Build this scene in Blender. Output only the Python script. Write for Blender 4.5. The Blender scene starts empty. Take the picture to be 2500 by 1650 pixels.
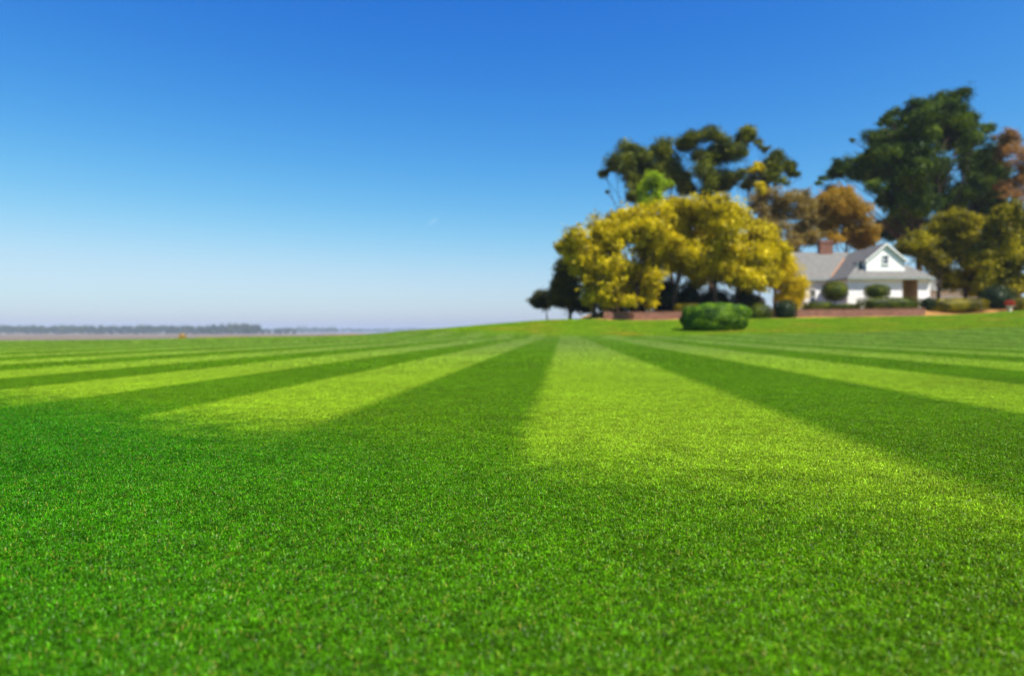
import bpy, math, random
import numpy as np

# ------------------------------------------------------------------ camera, sky, sun, exposure
sc = bpy.context.scene
C = sc.collection
F = 1667.0            # focal length in photograph pixels (24 mm on 36 mm, 2500 px wide)
HY = 808.0            # horizon row in the photograph
CAM_H = 0.5

cam_data = bpy.data.cameras.new("camera")
cam = bpy.data.objects.new("camera", cam_data)
C.objects.link(cam)
cam.location = (0, 0, CAM_H)
cam.rotation_euler = (math.radians(90), 0, 0)
cam_data.sensor_width = 36.0
cam_data.lens = 24.0
cam_data.shift_y = -(825.0 - HY) / 2500.0
cam_data.clip_start = 0.02
cam_data.clip_end = 30000.0
cam_data.dof.use_dof = True
cam_data.dof.focus_distance = 2.15
cam_data.dof.aperture_fstop = 1.9
sc.camera = cam

SUN_EL = math.radians(55)
SUN_AZ = math.radians(131)        # clockwise from +Y (view direction): right and a little behind the camera
world = bpy.data.worlds.new("World")
sc.world = world
world.use_nodes = True
wn = world.node_tree.nodes
wl = world.node_tree.links
bg = wn["Background"]
sky = wn.new("ShaderNodeTexSky")
sky.sky_type = 'NISHITA'
sky.sun_disc = False
sky.sun_elevation = SUN_EL
sky.sun_rotation = SUN_AZ
sky.altitude = 0
sky.air_density = 1.0
sky.dust_density = 1.0
sky.ozone_density = 6.0
# the camera's colour response to the sky: one gain and one gamma per channel
sep = wn.new("ShaderNodeSeparateColor"); comb = wn.new("ShaderNodeCombineColor")
wl.new(sky.outputs[0], sep.inputs[0])
for ch, (g_, p_, top_) in enumerate(((0.0290, 2.58, 3.1), (0.0780, 1.58, 4.6), (0.3128, 0.669, 6.5))):
    pw = wn.new("ShaderNodeMath"); pw.operation = 'POWER'; pw.inputs[1].default_value = p_
    ml = wn.new("ShaderNodeMath"); ml.operation = 'MULTIPLY'; ml.inputs[1].default_value = g_ * 5.0
    def _m(op, a, b):
        nd = wn.new("ShaderNodeMath"); nd.operation = op
        for k_, v_ in enumerate((a, b)):
            if isinstance(v_, float): nd.inputs[k_].default_value = v_
            else: wl.new(v_, nd.inputs[k_])
        return nd
    soft = _m('POWER', _m('ADD', _m('POWER', _m('DIVIDE', ml.outputs[0], top_).outputs[0], 3.0).outputs[0], 1.0).outputs[0], 1.0 / 3.0)
    mn = _m('DIVIDE', ml.outputs[0], soft.outputs[0])       # soft shoulder
    wl.new(sep.outputs[ch], pw.inputs[0]); wl.new(pw.outputs[0], ml.inputs[0])
    wl.new(mn.outputs[0], comb.inputs[ch])
wl.new(comb.outputs[0], bg.inputs["Color"])
bg.inputs["Strength"].default_value = 0.1

sun_data = bpy.data.lights.new("sun", 'SUN')
sun = bpy.data.objects.new("sun", sun_data)
C.objects.link(sun)
sun_data.energy = 4.6
sun_data.angle = math.radians(0.53)
sun_data.color = (1.0, 0.95, 0.86)
sun.rotation_euler = (math.radians(90) - SUN_EL, 0, -SUN_AZ + math.pi)
sun.location = (30, -20, 40)

sc.view_settings.view_transform = 'Standard'
sc.view_settings.look = 'None'
sc.view_settings.gamma = 1.0
sc.view_settings.use_curve_mapping = False
sc.view_settings.exposure = 1.0
sc.render.engine = 'CYCLES'
sc.cycles.use_denoising = True
sc.cycles.denoiser = 'OPENIMAGEDENOISE'
sc.cycles.denoising_input_passes = 'RGB_ALBEDO_NORMAL'
sc.cycles.max_bounces = 6
sc.cycles.transparent_max_bounces = 4

rng = np.random.default_rng(11)
random.seed(5)

# ------------------------------------------------------------------ helpers
def P(px, py, D):
    return np.array([(px - 1250.0) / F * D, D, CAM_H + (HY - py) / F * D])

def mesh_np(name, verts, faces, attrs=None, smooth=False):
    """verts Nx3; faces: list of int arrays, each M x k (all k-gons)"""
    me = bpy.data.meshes.new(name)
    verts = np.asarray(verts, dtype=np.float32)
    if isinstance(faces, np.ndarray):
        faces = [faces]
    loops = np.concatenate([f.reshape(-1) for f in faces]).astype(np.int32)
    tot = np.concatenate([np.full(len(f), f.shape[1], np.int32) for f in faces])
    start = np.concatenate([[0], np.cumsum(tot)[:-1]]).astype(np.int32)
    me.vertices.add(len(verts))
    me.vertices.foreach_set("co", verts.reshape(-1))
    me.loops.add(len(loops))
    me.loops.foreach_set("vertex_index", loops)
    me.polygons.add(len(tot))
    me.polygons.foreach_set("loop_start", start)
    me.polygons.foreach_set("loop_total", tot)
    if smooth:
        me.polygons.foreach_set("use_smooth", np.ones(len(tot), dtype=bool))
    me.update(calc_edges=True)
    for k, v in (attrs or {}).items():
        a = me.attributes.new(k, 'FLOAT', 'POINT')
        a.data.foreach_set("value", np.asarray(v, dtype=np.float32))
    return me

def obj(name, me, mat, parent=None, loc=None):
    o = bpy.data.objects.new(name, me)
    C.objects.link(o)
    if me is not None and mat is not None:
        me.materials.clear(); me.materials.append(mat)
    if parent is not None:
        o.parent = parent
    if loc is not None:
        o.location = loc
    return o

def thing(name, label, cat, loc=(0, 0, 0), group=None):
    o = bpy.data.objects.new(name, None)
    C.objects.link(o)
    o.location = loc
    o.empty_display_size = 0.3
    return tag(o, label, cat, group)

def tag(o, label, cat=None, group=None, kind=None):
    o["label"] = label
    if cat: o["category"] = cat
    if group: o["group"] = group
    if kind: o["kind"] = kind
    return o

class MB:
    """collects boxes, polygons and tubes into one mesh"""
    def __init__(s): s.v = []; s.f = []
    def poly(s, pts):
        b = len(s.v); s.v += [tuple(p) for p in pts]; s.f.append(tuple(range(b, b + len(pts)))); return s
    def box(s, x0, x1, y0, y1, z0, z1):
        b = len(s.v)
        s.v += [(x0,y0,z0),(x1,y0,z0),(x1,y1,z0),(x0,y1,z0),(x0,y0,z1),(x1,y0,z1),(x1,y1,z1),(x0,y1,z1)]
        s.f += [tuple(b+i for i in q) for q in ((0,3,2,1),(4,5,6,7),(0,1,5,4),(1,2,6,5),(2,3,7,6),(3,0,4,7))]
        return s
    def slab(s, pts, t):
        """polygon given counter-clockwise from above, thickened downward by t"""
        b = len(s.v); n = len(pts)
        s.v += [tuple(p) for p in pts] + [(p[0], p[1], p[2] - t) for p in pts]
        s.f.append(tuple(b + i for i in range(n)))
        s.f.append(tuple(b + n + i for i in reversed(range(n))))
        for i in range(n):
            j = (i + 1) % n
            s.f.append((b + i, b + n + i, b + n + j, b + j))
        return s
    def tube(s, pts, rad, sides=7):
        b0 = len(s.v)
        pts = [np.array(p, float) for p in pts]
        n = len(pts)
        for i, p in enumerate(pts):
            d = pts[min(i + 1, n - 1)] - pts[max(i - 1, 0)]
            d = d / (np.linalg.norm(d) + 1e-9)
            a = np.array([1.0, 0, 0]) if abs(d[0]) < 0.8 else np.array([0, 1.0, 0])
            u = np.cross(d, a); u /= np.linalg.norm(u); w = np.cross(d, u)
            for k in range(sides):
                t = 2 * math.pi * k / sides
                s.v.append(tuple(p + rad[i] * (math.cos(t) * u + math.sin(t) * w)))
        for i in range(n - 1):
            for k in range(sides):
                a = b0 + i * sides + k; bb = b0 + i * sides + (k + 1) % sides
                s.f.append((a, bb, bb + sides, a + sides))
        s.f.append(tuple(b0 + k for k in reversed(range(sides))))
        s.f.append(tuple(b0 + (n - 1) * sides + k for k in range(sides)))
        return s
    def build(s, name, mat, parent=None, smooth=False):
        me = bpy.data.meshes.new(name)
        off = np.array(parent.location) if parent is not None and parent.type == 'EMPTY' else np.zeros(3)
        if parent is not None and parent.type != 'EMPTY' and parent.parent is not None:
            off = np.array(parent.parent.location)
        me.from_pydata([tuple(np.array(v) - off) for v in s.v], [], s.f)
        me.update()
        if smooth:
            me.polygons.foreach_set("use_smooth", np.ones(len(me.polygons), dtype=bool))
        return obj(name, me, mat, parent)

# ------------------------------------------------------------------ materials
class NT:
    def __init__(s, name):
        s.m = bpy.data.materials.new(name); s.m.use_nodes = True
        s.t = s.m.node_tree; s.n = s.t.nodes; s.l = s.t.links
        s.n.clear()
        s.out = s.n.new("ShaderNodeOutputMaterial")
    def node(s, typ, **kw):
        nd = s.n.new(typ)
        for k, v in kw.items(): setattr(nd, k, v)
        return nd
    def put(s, sock, v):
        if isinstance(v, bpy.types.NodeSocket): s.l.new(v, sock)
        elif isinstance(v, (tuple, list)) and len(v) == 3 and sock.type == 'RGBA': sock.default_value = (*v, 1)
        else: sock.default_value = v
    def math(s, op, a, b=0.0, c=0.0, clamp=False):
        nd = s.node("ShaderNodeMath", operation=op, use_clamp=clamp)
        for i, v in enumerate((a, b, c)): s.put(nd.inputs[i], v)
        return nd.outputs[0]
    def ss(s, v, a, b):
        nd = s.node("ShaderNodeMapRange", interpolation_type='SMOOTHSTEP')
        s.put(nd.inputs[0], v); s.put(nd.inputs[1], a); s.put(nd.inputs[2], b)
        return nd.outputs[0]
    def mix(s, f, a, b, blend='MIX'):
        nd = s.node("ShaderNodeMix", data_type='RGBA', blend_type=blend)
        s.put(nd.inputs[0], f); s.put(nd.inputs[6], a); s.put(nd.inputs[7], b)
        return nd.outputs[2]
    def noise(s, vec, scale, detail=2.0, rough=0.5):
        nd = s.node("ShaderNodeTexNoise")
        if vec is not None: s.put(nd.inputs["Vector"], vec)
        nd.inputs["Scale"].default_value = scale; nd.inputs["Detail"].default_value = detail
        nd.inputs["Roughness"].default_value = rough
        return nd.outputs[0]
    def attr(s, name):
        nd = s.node("ShaderNodeAttribute"); nd.attribute_name = name
        return nd.outputs["Fac"]
    def pos(s):
        return s.node("ShaderNodeNewGeometry").outputs["Position"]
    def leafy(s, col, trans=0.35, gloss=0.06, rough=0.45, tcol=None):
        d = s.node("ShaderNodeBsdfDiffuse"); s.put(d.inputs[0], col)
        t = s.node("ShaderNodeBsdfTranslucent"); s.put(t.inputs[0], tcol if tcol is not None else col)
        g = s.node("ShaderNodeBsdfGlossy"); s.put(g.inputs[0], (0.9, 0.95, 0.8)); g.inputs["Roughness"].default_value = rough
        m1 = s.node("ShaderNodeMixShader"); m1.inputs[0].default_value = trans
        s.l.new(d.outputs[0], m1.inputs[1]); s.l.new(t.outputs[0], m1.inputs[2])
        m2 = s.node("ShaderNodeMixShader"); m2.inputs[0].default_value = gloss
        s.l.new(m1.outputs[0], m2.inputs[1]); s.l.new(g.outputs[0], m2.inputs[2])
        s.l.new(m2.outputs[0], s.out.inputs[0])
        return s.m
    def bsdf(s, col, rough=0.8, spec=0.3, bump=None, bstr=0.3, bdist=0.02):
        b = s.node("ShaderNodeBsdfPrincipled"); s.put(b.inputs["Base Color"], col)
        s.put(b.inputs["Roughness"], rough); b.inputs["Specular IOR Level"].default_value = spec
        if bump is not None:
            bp = s.node("ShaderNodeBump"); s.put(bp.inputs["Height"], bump)
            bp.inputs["Strength"].default_value = bstr; bp.inputs["Distance"].default_value = bdist
            s.l.new(bp.outputs[0], b.inputs["Normal"])
        s.l.new(b.outputs[0], s.out.inputs[0])
        return s.m

def lawn_colour(s):
    """colour of the turf at a world position: painted sheen of the mown stripes, unmown fringe, dry patches"""
    pos = s.pos()
    sep = s.node("ShaderNodeSeparateXYZ"); s.put(sep.inputs[0], pos)
    x, y = sep.outputs[0], sep.outputs[1]
    n_big = s.noise(pos, 0.55, 3.0)
    n_mid = s.noise(pos, 5.0, 3.0, 0.6)
    n_sm = s.noise(pos, 28.0, 2.0, 0.6)
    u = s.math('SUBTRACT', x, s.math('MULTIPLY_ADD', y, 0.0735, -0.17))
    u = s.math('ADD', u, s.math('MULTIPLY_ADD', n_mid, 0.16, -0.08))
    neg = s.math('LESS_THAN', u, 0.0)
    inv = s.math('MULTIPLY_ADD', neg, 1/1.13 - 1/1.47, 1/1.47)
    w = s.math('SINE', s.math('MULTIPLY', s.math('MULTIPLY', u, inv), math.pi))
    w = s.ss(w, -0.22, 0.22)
    st = s.math('MULTIPLY_ADD', x, 0.62, y)
    st = s.math('ADD', st, s.math('MULTIPLY_ADD', n_mid, 1.1, -0.55))
    m = s.ss(st, 2.0, 3.6)  # painted stripe sheen fades out close to the camera
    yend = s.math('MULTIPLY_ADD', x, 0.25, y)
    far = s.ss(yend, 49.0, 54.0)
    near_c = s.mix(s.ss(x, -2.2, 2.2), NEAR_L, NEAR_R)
    fade = s.ss(y, 7.0, 42.0)  # painted stripe contrast drops with distance
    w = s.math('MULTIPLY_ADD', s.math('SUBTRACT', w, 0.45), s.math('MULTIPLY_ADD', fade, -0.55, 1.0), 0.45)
    str_c = s.mix(w, SHEEN_DARK, s.mix(s.ss(y, 4.0, 25.0), SHEEN_LIGHT, SHEEN_FAR))  # sheen of leaning blades painted as stripe colour, paler far off
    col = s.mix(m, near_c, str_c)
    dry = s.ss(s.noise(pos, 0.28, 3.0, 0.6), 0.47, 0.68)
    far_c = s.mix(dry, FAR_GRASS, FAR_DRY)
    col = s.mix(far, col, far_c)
    # patchiness with a shape of its own
    v = s.math('ADD', s.math('MULTIPLY_ADD', n_mid, 0.9, 0.55), s.math('MULTIPLY_ADD', n_sm, 0.8, -0.4))
    v = s.math('MULTIPLY', v, s.math('MULTIPLY_ADD', n_big, 0.7, 0.65))
    n_fine = s.noise(pos, 110.0, 2.0, 0.6)
    v = s.math('MULTIPLY', v, s.math('MULTIPLY_ADD', s.ss(n_fine, 0.32, 0.68), 0.85, 0.58))
    col = s.mix(1.0, col, s.val_rgb(v), 'MULTIPLY')
    yel = s.ss(n_sm, 0.55, 0.8)
    col = s.mix(s.math('MULTIPLY', yel, 0.30), col, (0.22, 0.27, 0.012))
    return col

def val_rgb(s, v):
    c = s.node("ShaderNodeCombineColor")
    for i in range(3): s.put(c.inputs[i], v)
    return c.outputs[0]
NT.val_rgb = val_rgb

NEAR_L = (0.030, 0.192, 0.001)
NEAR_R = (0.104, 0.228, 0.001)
SHEEN_DARK = (0.090, 0.225, 0.001)
SHEEN_LIGHT = (0.262, 0.425, 0.014)  # light stripe: view-dependent blade sheen put into the colour
SHEEN_FAR = (0.215, 0.325, 0.060)
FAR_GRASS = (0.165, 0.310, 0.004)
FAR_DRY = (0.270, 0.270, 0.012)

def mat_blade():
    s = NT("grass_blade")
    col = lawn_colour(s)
    r = s.attr("rnd")
    col = s.mix(1.0, col, s.val_rgb(s.math('MULTIPLY_ADD', s.math('POWER', r, 2.2), 2.4, 0.25)), 'MULTIPLY')
    straw = s.ss(r, 0.955, 0.97)
    col = s.mix(s.math('MULTIPLY', straw, 0.75), col, (0.42, 0.30, 0.06))
    return s.leafy(col, 0.24, 0.014, 0.35)

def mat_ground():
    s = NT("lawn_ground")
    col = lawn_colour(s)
    pos = s.pos()
    n = s.noise(pos, 60.0, 3.0, 0.7)
    col = s.mix(1.0, col, s.val_rgb(s.math('MULTIPLY_ADD', n, 0.8, 0.25)), 'MULTIPLY')
    straw_c = s.mix(s.noise(pos, 3.0, 4.0, 0.7), (0.16, 0.07, 0.02), (0.42, 0.23, 0.07))
    col = s.mix(s.attr("straw"), col, straw_c)
    dry_c = s.mix(s.noise(pos, 0.4, 4.0, 0.6), (0.30, 0.20, 0.07), (0.16, 0.17, 0.04))
    col = s.mix(s.attr("dry"), col, dry_c)
    return s.bsdf(col, 0.9, 0.1, n, 0.6, 0.03)

def mat_leaf(name, cols, trans=0.35, gloss=0.015, patch=0.35):
    """cols: dark, mid, light leaf colours chosen per leaf"""
    s = NT(name)
    r = s.attr("rnd")
    pn = s.noise(s.pos(), patch, 2.0)
    r2 = s.math('ADD', s.math('MULTIPLY', r, 0.62), s.math('MULTIPLY_ADD', s.ss(pn, 0.3, 0.7), 0.5, -0.06))
    a = s.mix(s.ss(r2, 0.0, 0.5), cols[0], cols[1])
    col = s.mix(s.ss(r2, 0.5, 1.0), a, cols[2])
    return s.leafy(col, trans, gloss, 0.4)

def mat_simple(name, c1, c2, scale, rough=0.85, spec=0.2, bstr=0.3, bdist=0.02, detail=4.0):
    s = NT(name)
    n = s.noise(s.pos(), scale, detail, 0.6)
    return s.bsdf(s.mix(s.ss(n, 0.3, 0.7), c1, c2), rough, spec, n, bstr, bdist)

def mat_brick():
    s = NT("red_brick")
    tc = s.node("ShaderNodeTexCoord")
    mp = s.node("ShaderNodeMapping"); s.put(mp.inputs[0], tc.outputs["Object"])
    sep = s.node("ShaderNodeSeparateXYZ"); s.put(sep.inputs[0], mp.outputs[0])
    cb = s.node("ShaderNodeCombineXYZ")
    s.put(cb.inputs[0], s.math('ADD', sep.outputs[0], sep.outputs[1])); s.put(cb.inputs[1], sep.outputs[2])
    b = s.node("ShaderNodeTexBrick"); s.put(b.inputs["Vector"], cb.outputs[0])
    s.put(b.inputs["Color1"], (0.22, 0.085, 0.055)); s.put(b.inputs["Color2"], (0.15, 0.052, 0.033)); s.put(b.inputs["Mortar"], (0.22, 0.16, 0.12))
    b.inputs["Scale"].default_value = 1.0; b.inputs["Mortar Size"].default_value = 0.008
    b.inputs["Brick Width"].default_value = 0.22; b.inputs["Row Height"].default_value = 0.075
    n = s.noise(s.pos(), 2.0, 4.0)
    col = s.mix(1.0, b.outputs["Color"], s.val_rgb(s.math('MULTIPLY_ADD', n, 0.9, 0.55)), 'MULTIPLY')
    return s.bsdf(col, 0.9, 0.2, b.outputs["Fac"], -0.4, 0.01)

M = {}
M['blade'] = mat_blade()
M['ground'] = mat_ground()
M['oak'] = mat_leaf("oak_leaf", ((0.05, 0.042, 0.001), (0.54, 0.43, 0.001), (0.86, 0.71, 0.001)), 0.38, 0.015, 0.55)
M['oak_dark'] = mat_leaf("dark_oak_leaf", ((0.020, 0.026, 0.006), (0.055, 0.060, 0.006), (0.17, 0.13, 0.006)))
M['pine'] = mat_leaf("pine_needle", ((0.006, 0.012, 0.001), (0.060, 0.085, 0.001), (0.33, 0.34, 0.003)), 0.14)
M['pine_deep'] = mat_leaf("deep_pine_needle", ((0.003, 0.010, 0.001), (0.038, 0.085, 0.001), (0.22, 0.29, 0.002)), 0.14)
M['lime'] = mat_leaf("young_leaf", ((0.16, 0.27, 0.004), (0.36, 0.50, 0.006), (0.50, 0.62, 0.008)), 0.45)
M['tan'] = mat_leaf("tan_leaf", ((0.12, 0.085, 0.03), (0.28, 0.20, 0.045), (0.42, 0.30, 0.05)))
M['rust'] = mat_leaf("rust_leaf", ((0.18, 0.105, 0.012), (0.40, 0.245, 0.014), (0.56, 0.33, 0.008)), 0.45)
M['bare'] = mat_leaf("budding_twig", ((0.11, 0.065, 0.04), (0.30, 0.16, 0.05), (0.50, 0.25, 0.02)))
M['olive'] = mat_leaf("olive_leaf", ((0.018, 0.020, 0.001), (0.22, 0.19, 0.001), (0.60, 0.49, 0.001)), 0.3)
M['gold'] = mat_leaf("golden_blossom", ((0.40, 0.30, 0.001), (0.68, 0.52, 0.001), (0.80, 0.62, 0.002)), 0.45)
M['box'] = mat_leaf("box_leaf", ((0.006, 0.028, 0.001), (0.050, 0.140, 0.001), (0.26, 0.42, 0.002)), 0.06, 0.02, 1.2)
M['hedge'] = mat_leaf("hedge_leaf", ((0.010, 0.020, 0.001), (0.055, 0.080, 0.001), (0.26, 0.28, 0.002)), 0.08, 0.02, 1.2)
M['hedge_gold'] = mat_leaf("golden_hedge_leaf", ((0.03, 0.028, 0.001), (0.16, 0.135, 0.001), (0.50, 0.38, 0.002)), 0.08, 0.02, 1.2)
M['shrub_dark'] = mat_leaf("evergreen_shrub_leaf", ((0.006, 0.016, 0.006), (0.014, 0.034, 0.008), (0.035, 0.065, 0.010)), 0.2, 0.02, 1.0)
M['beige'] = mat_leaf("pale_shrub_leaf", ((0.16, 0.14, 0.06), (0.30, 0.27, 0.13), (0.42, 0.38, 0.20)), 0.3)
M['far'] = mat_leaf("far_wood_leaf", ((0.012, 0.028, 0.014), (0.032, 0.056, 0.018), (0.095, 0.11, 0.02)), 0.2, 0.0, 0.02)
M['drygrass'] = mat_leaf("dry_grass_blade", ((0.26, 0.17, 0.05), (0.45, 0.29, 0.08), (0.55, 0.38, 0.12)), 0.4)
M['red'] = mat_leaf("red_flower", ((0.25, 0.02, 0.01), (0.50, 0.06, 0.03), (0.60, 0.12, 0.06)), 0.3)
M['bark'] = mat_simple("bark", (0.045, 0.034, 0.025), (0.13, 0.10, 0.075), 3.0, 0.95, 0.1, 0.6, 0.05)
M['pine_bark'] = mat_simple("pine_bark", (0.035, 0.024, 0.018), (0.09, 0.055, 0.038), 2.5, 0.95, 0.1, 0.6, 0.05)
M['white'] = mat_simple("white_paint", (0.78, 0.77, 0.73), (0.84, 0.83, 0.80), 1.2, 0.55, 0.35, 0.05)
M['tanwall'] = mat_simple("tan_porch_wall", (0.42, 0.30, 0.15), (0.48, 0.35, 0.18), 1.0, 0.7, 0.2, 0.05)
M['shingle'] = mat_simple("grey_shingle", (0.120, 0.115, 0.105), (0.18, 0.173, 0.160), 3.5, 0.9, 0.15, 0.4)
M['rustmetal'] = mat_simple("rusty_flashing", (0.38, 0.16, 0.06), (0.50, 0.26, 0.12), 4.0, 0.6, 0.3)
M['gutter'] = mat_simple("green_grey_gutter", (0.20, 0.25, 0.24), (0.26, 0.31, 0.30), 2.0, 0.5, 0.3)
M['brick'] = mat_brick()
M['stone'] = mat_simple("pale_stone", (0.48, 0.43, 0.36), (0.62, 0.57, 0.48), 3.0)
M['concrete'] = mat_simple("concrete", (0.32, 0.30, 0.27), (0.42, 0.40, 0.36), 3.0)
def mat_glass():
    s = NT("window_glass")
    return s.bsdf((0.05, 0.065, 0.09), 0.08, 0.6)
M['glass'] = mat_glass()
M['marsh'] = mat_simple("marsh_grass", (0.115, 0.085, 0.05), (0.16, 0.115, 0.07), 0.02, 0.95, 0.05, 0.0)
def mat_water():
    s = NT("river_water")
    n = s.noise(s.pos(), 0.15, 3.0)
    return s.bsdf((0.10, 0.14, 0.18), 0.12, 0.5, n, 0.15, 0.1)
M['water'] = mat_water()

# ------------------------------------------------------------------ the terrain
ctrl = []
def cp(px, D, py): ctrl.append(P(px, py, D))
def cz(X, Y, Z): ctrl.append(np.array([X, Y, Z], float))
for X in (-18, -9, -3, 0, 3, 9, 18):
    for Y in (-8, 1, 8, 15):
        cz(X, Y, 0.0)
for X in (-12, -4, 3, 10):
    cz(X, 24, 0.0)
cz(-14, 30, 0.01); cz(-3, 34, 0.0); cz(6, 38, 0.0); cz(16, 34, 0.02)
cz(-40, -8, 0); cz(40, -8, 0); cz(30, 15, 0.1); cz(-28, 12, 0.0)
cp(0, 31, 835); cp(-150, 30, 836); cp(300, 36, 832); cp(600, 42, 826); cp(900, 50, 818); cp(1000, 55, 808); cp(1150, 60, 798)
cp(1250, 65, 789); cp(1340, 70, 780)
cp(1400, 49, 823); cp(1200, 47, 826); cp(1740, 55, 806.5); cp(1850, 52, 808); cp(1600, 52, 815); cp(2100, 50, 806); cp(2100, 60, 792)
cp(1560, 70, 781.5); cp(1720, 71, 778.5); cp(1960, 73, 774); cp(2250, 74, 770.5); cp(2420, 74, 764); cp(2500, 73, 758); cp(2700, 74, 752)
cp(2500, 45, 796); cp(2500, 32, 826); cp(2750, 45, 790)
cz(-45, 40, -1.7); cz(-38, 55, -3.2); cz(-24, 62, -2.4); cz(-30, 90, -4.6); cz(-14, 75, -1.0); cz(-10, 95, -3.6); cz(-60, 20, -2.0); cz(-80, 60, -4.6)
cz(3, 78, 1.5); cz(4, 95, 1.0); cz(10, 90, 1.9); cz(20, 90, 2.3); cz(20, 110, 2.0); cz(45, 85, 2.6); cz(45, 105, 2.6); cz(70, 90, 2.9); cz(70, 120, 2.6); cz(100, 80, 3.0); cz(90, 40, 1.4)
cz(0, 125, -3.0); cz(40, 135, 1.5)
ctrl = np.array(ctrl)
def _tps(d2):
    return np.where(d2 > 0, 0.5 * d2 * np.log(d2 + 1e-12), 0.0)
_n = len(ctrl)
_A = np.zeros((_n + 3, _n + 3))
_d2 = ((ctrl[:, None, :2] - ctrl[None, :, :2]) ** 2).sum(-1)
_A[:_n, :_n] = _tps(_d2) + np.eye(_n) * 2.0
_A[:_n, _n] = 1; _A[:_n, _n + 1:] = ctrl[:, :2]; _A[_n:, :_n] = _A[:_n, _n:].T
_w = np.linalg.solve(_A, np.concatenate([ctrl[:, 2], np.zeros(3)]))

WX0, WY0, WX1, WY1 = 9.4, 70.0, 44.7, 74.0          # line of the low brick wall
def wall_y(X): return WY0 + (np.clip(X, WX0 - 40, WX1 + 80) - WX0) / (WX1 - WX0) * (WY1 - WY0)
def sstep(v, a, b):
    t = np.clip((v - a) / (b - a), 0, 1); return t * t * (3 - 2 * t)

def ground_z(X, Y):
    X = np.atleast_1d(np.asarray(X, float)); Y = np.atleast_1d(np.asarray(Y, float))
    out = np.zeros(X.shape)
    fx, fy = X.reshape(-1), Y.reshape(-1)
    res = np.zeros(len(fx))
    for i in range(0, len(fx), 20000):
        a, b = fx[i:i+20000], fy[i:i+20000]
        d2 = (a[:, None] - ctrl[None, :, 0]) ** 2 + (b[:, None] - ctrl[None, :, 1]) ** 2
        res[i:i+20000] = _tps(d2) @ _w[:_n] + _w[_n] + _w[_n + 1] * a + _w[_n + 2] * b
    res = np.clip(res, -7, 4)
    dw = fy - wall_y(fx)
    step = sstep(dw, 0.1, 0.9) * (1 - sstep(dw, 25, 45)) * sstep(fx, WX0 - 1.0, WX0 + 0.5)
    res += step * (0.72 * (1 - sstep(fx, WX1 + 1, WX1 + 6)) + 0.35 * sstep(fx, WX1 + 1, WX1 + 6))
    # outer border sinks below the marsh
    edge = np.maximum.reduce([sstep(-fx, 70, 110), sstep(fx, 120, 160), sstep(fy, 140, 180), sstep(-fy, 25, 50)])
    res = res * (1 - edge) + edge * -13.0
    return res.reshape(X.shape)

def gz(X, Y): return float(ground_z([X], [Y])[0])

xs = np.arange(-120, 171, 1.0)
ys = np.arange(-55, 186, 0.8)
GX, GY = np.meshgrid(xs, ys)
GZ = ground_z(GX, GY)
gv = np.stack([GX, GY, GZ], -1).reshape(-1, 3)
nx, ny = len(xs), len(ys)
ii = (np.arange(ny - 1)[:, None] * nx + np.arange(nx - 1)[None, :]).reshape(-1)
gf = np.stack([ii, ii + 1, ii + 1 + nx, ii + nx], -1)
dw = (GY - wall_y(GX)).reshape(-1)
straw = sstep(dw, -1.1, -0.5) * sstep(gv[:, 0], WX0 - 2.5, WX0 + 1.0)
dry = sstep(-gv[:, 2], 0.25, 0.9)
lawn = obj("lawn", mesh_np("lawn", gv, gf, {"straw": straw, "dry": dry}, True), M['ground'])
lawn["kind"] = "structure"; lawn["label"] = "wide green lawn mown in light and dark stripes"

def ring_sheet(name, r0, r1, z, mat, label, cx=0, cy=0):
    n = 96
    a = np.linspace(0, 2 * np.pi, n, endpoint=False)
    v = np.concatenate([np.stack([cx + r * np.cos(a), cy + r * np.sin(a), np.full(n, z)], -1) for r in (r0, r1)])
    i = np.arange(n); j = (i + 1) % n
    f = np.stack([i, i + n, j + n, j], -1)[:, ::-1]
    o = obj(name, mesh_np(name, v, f), mat)
    o["kind"] = "structure"; o["label"] = label
    return o
o = obj("marsh", mesh_np("marsh", np.array([[-5000, -5000, -11.0], [5000, -5000, -11.0], [5000, 5000, -11.0], [-5000, 5000, -11.0]], float), np.array([[0, 1, 2, 3]])), M['marsh'])
o["kind"] = "structure"; o["label"] = "flat tan marsh below the lawn reaching to the far woods"

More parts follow.
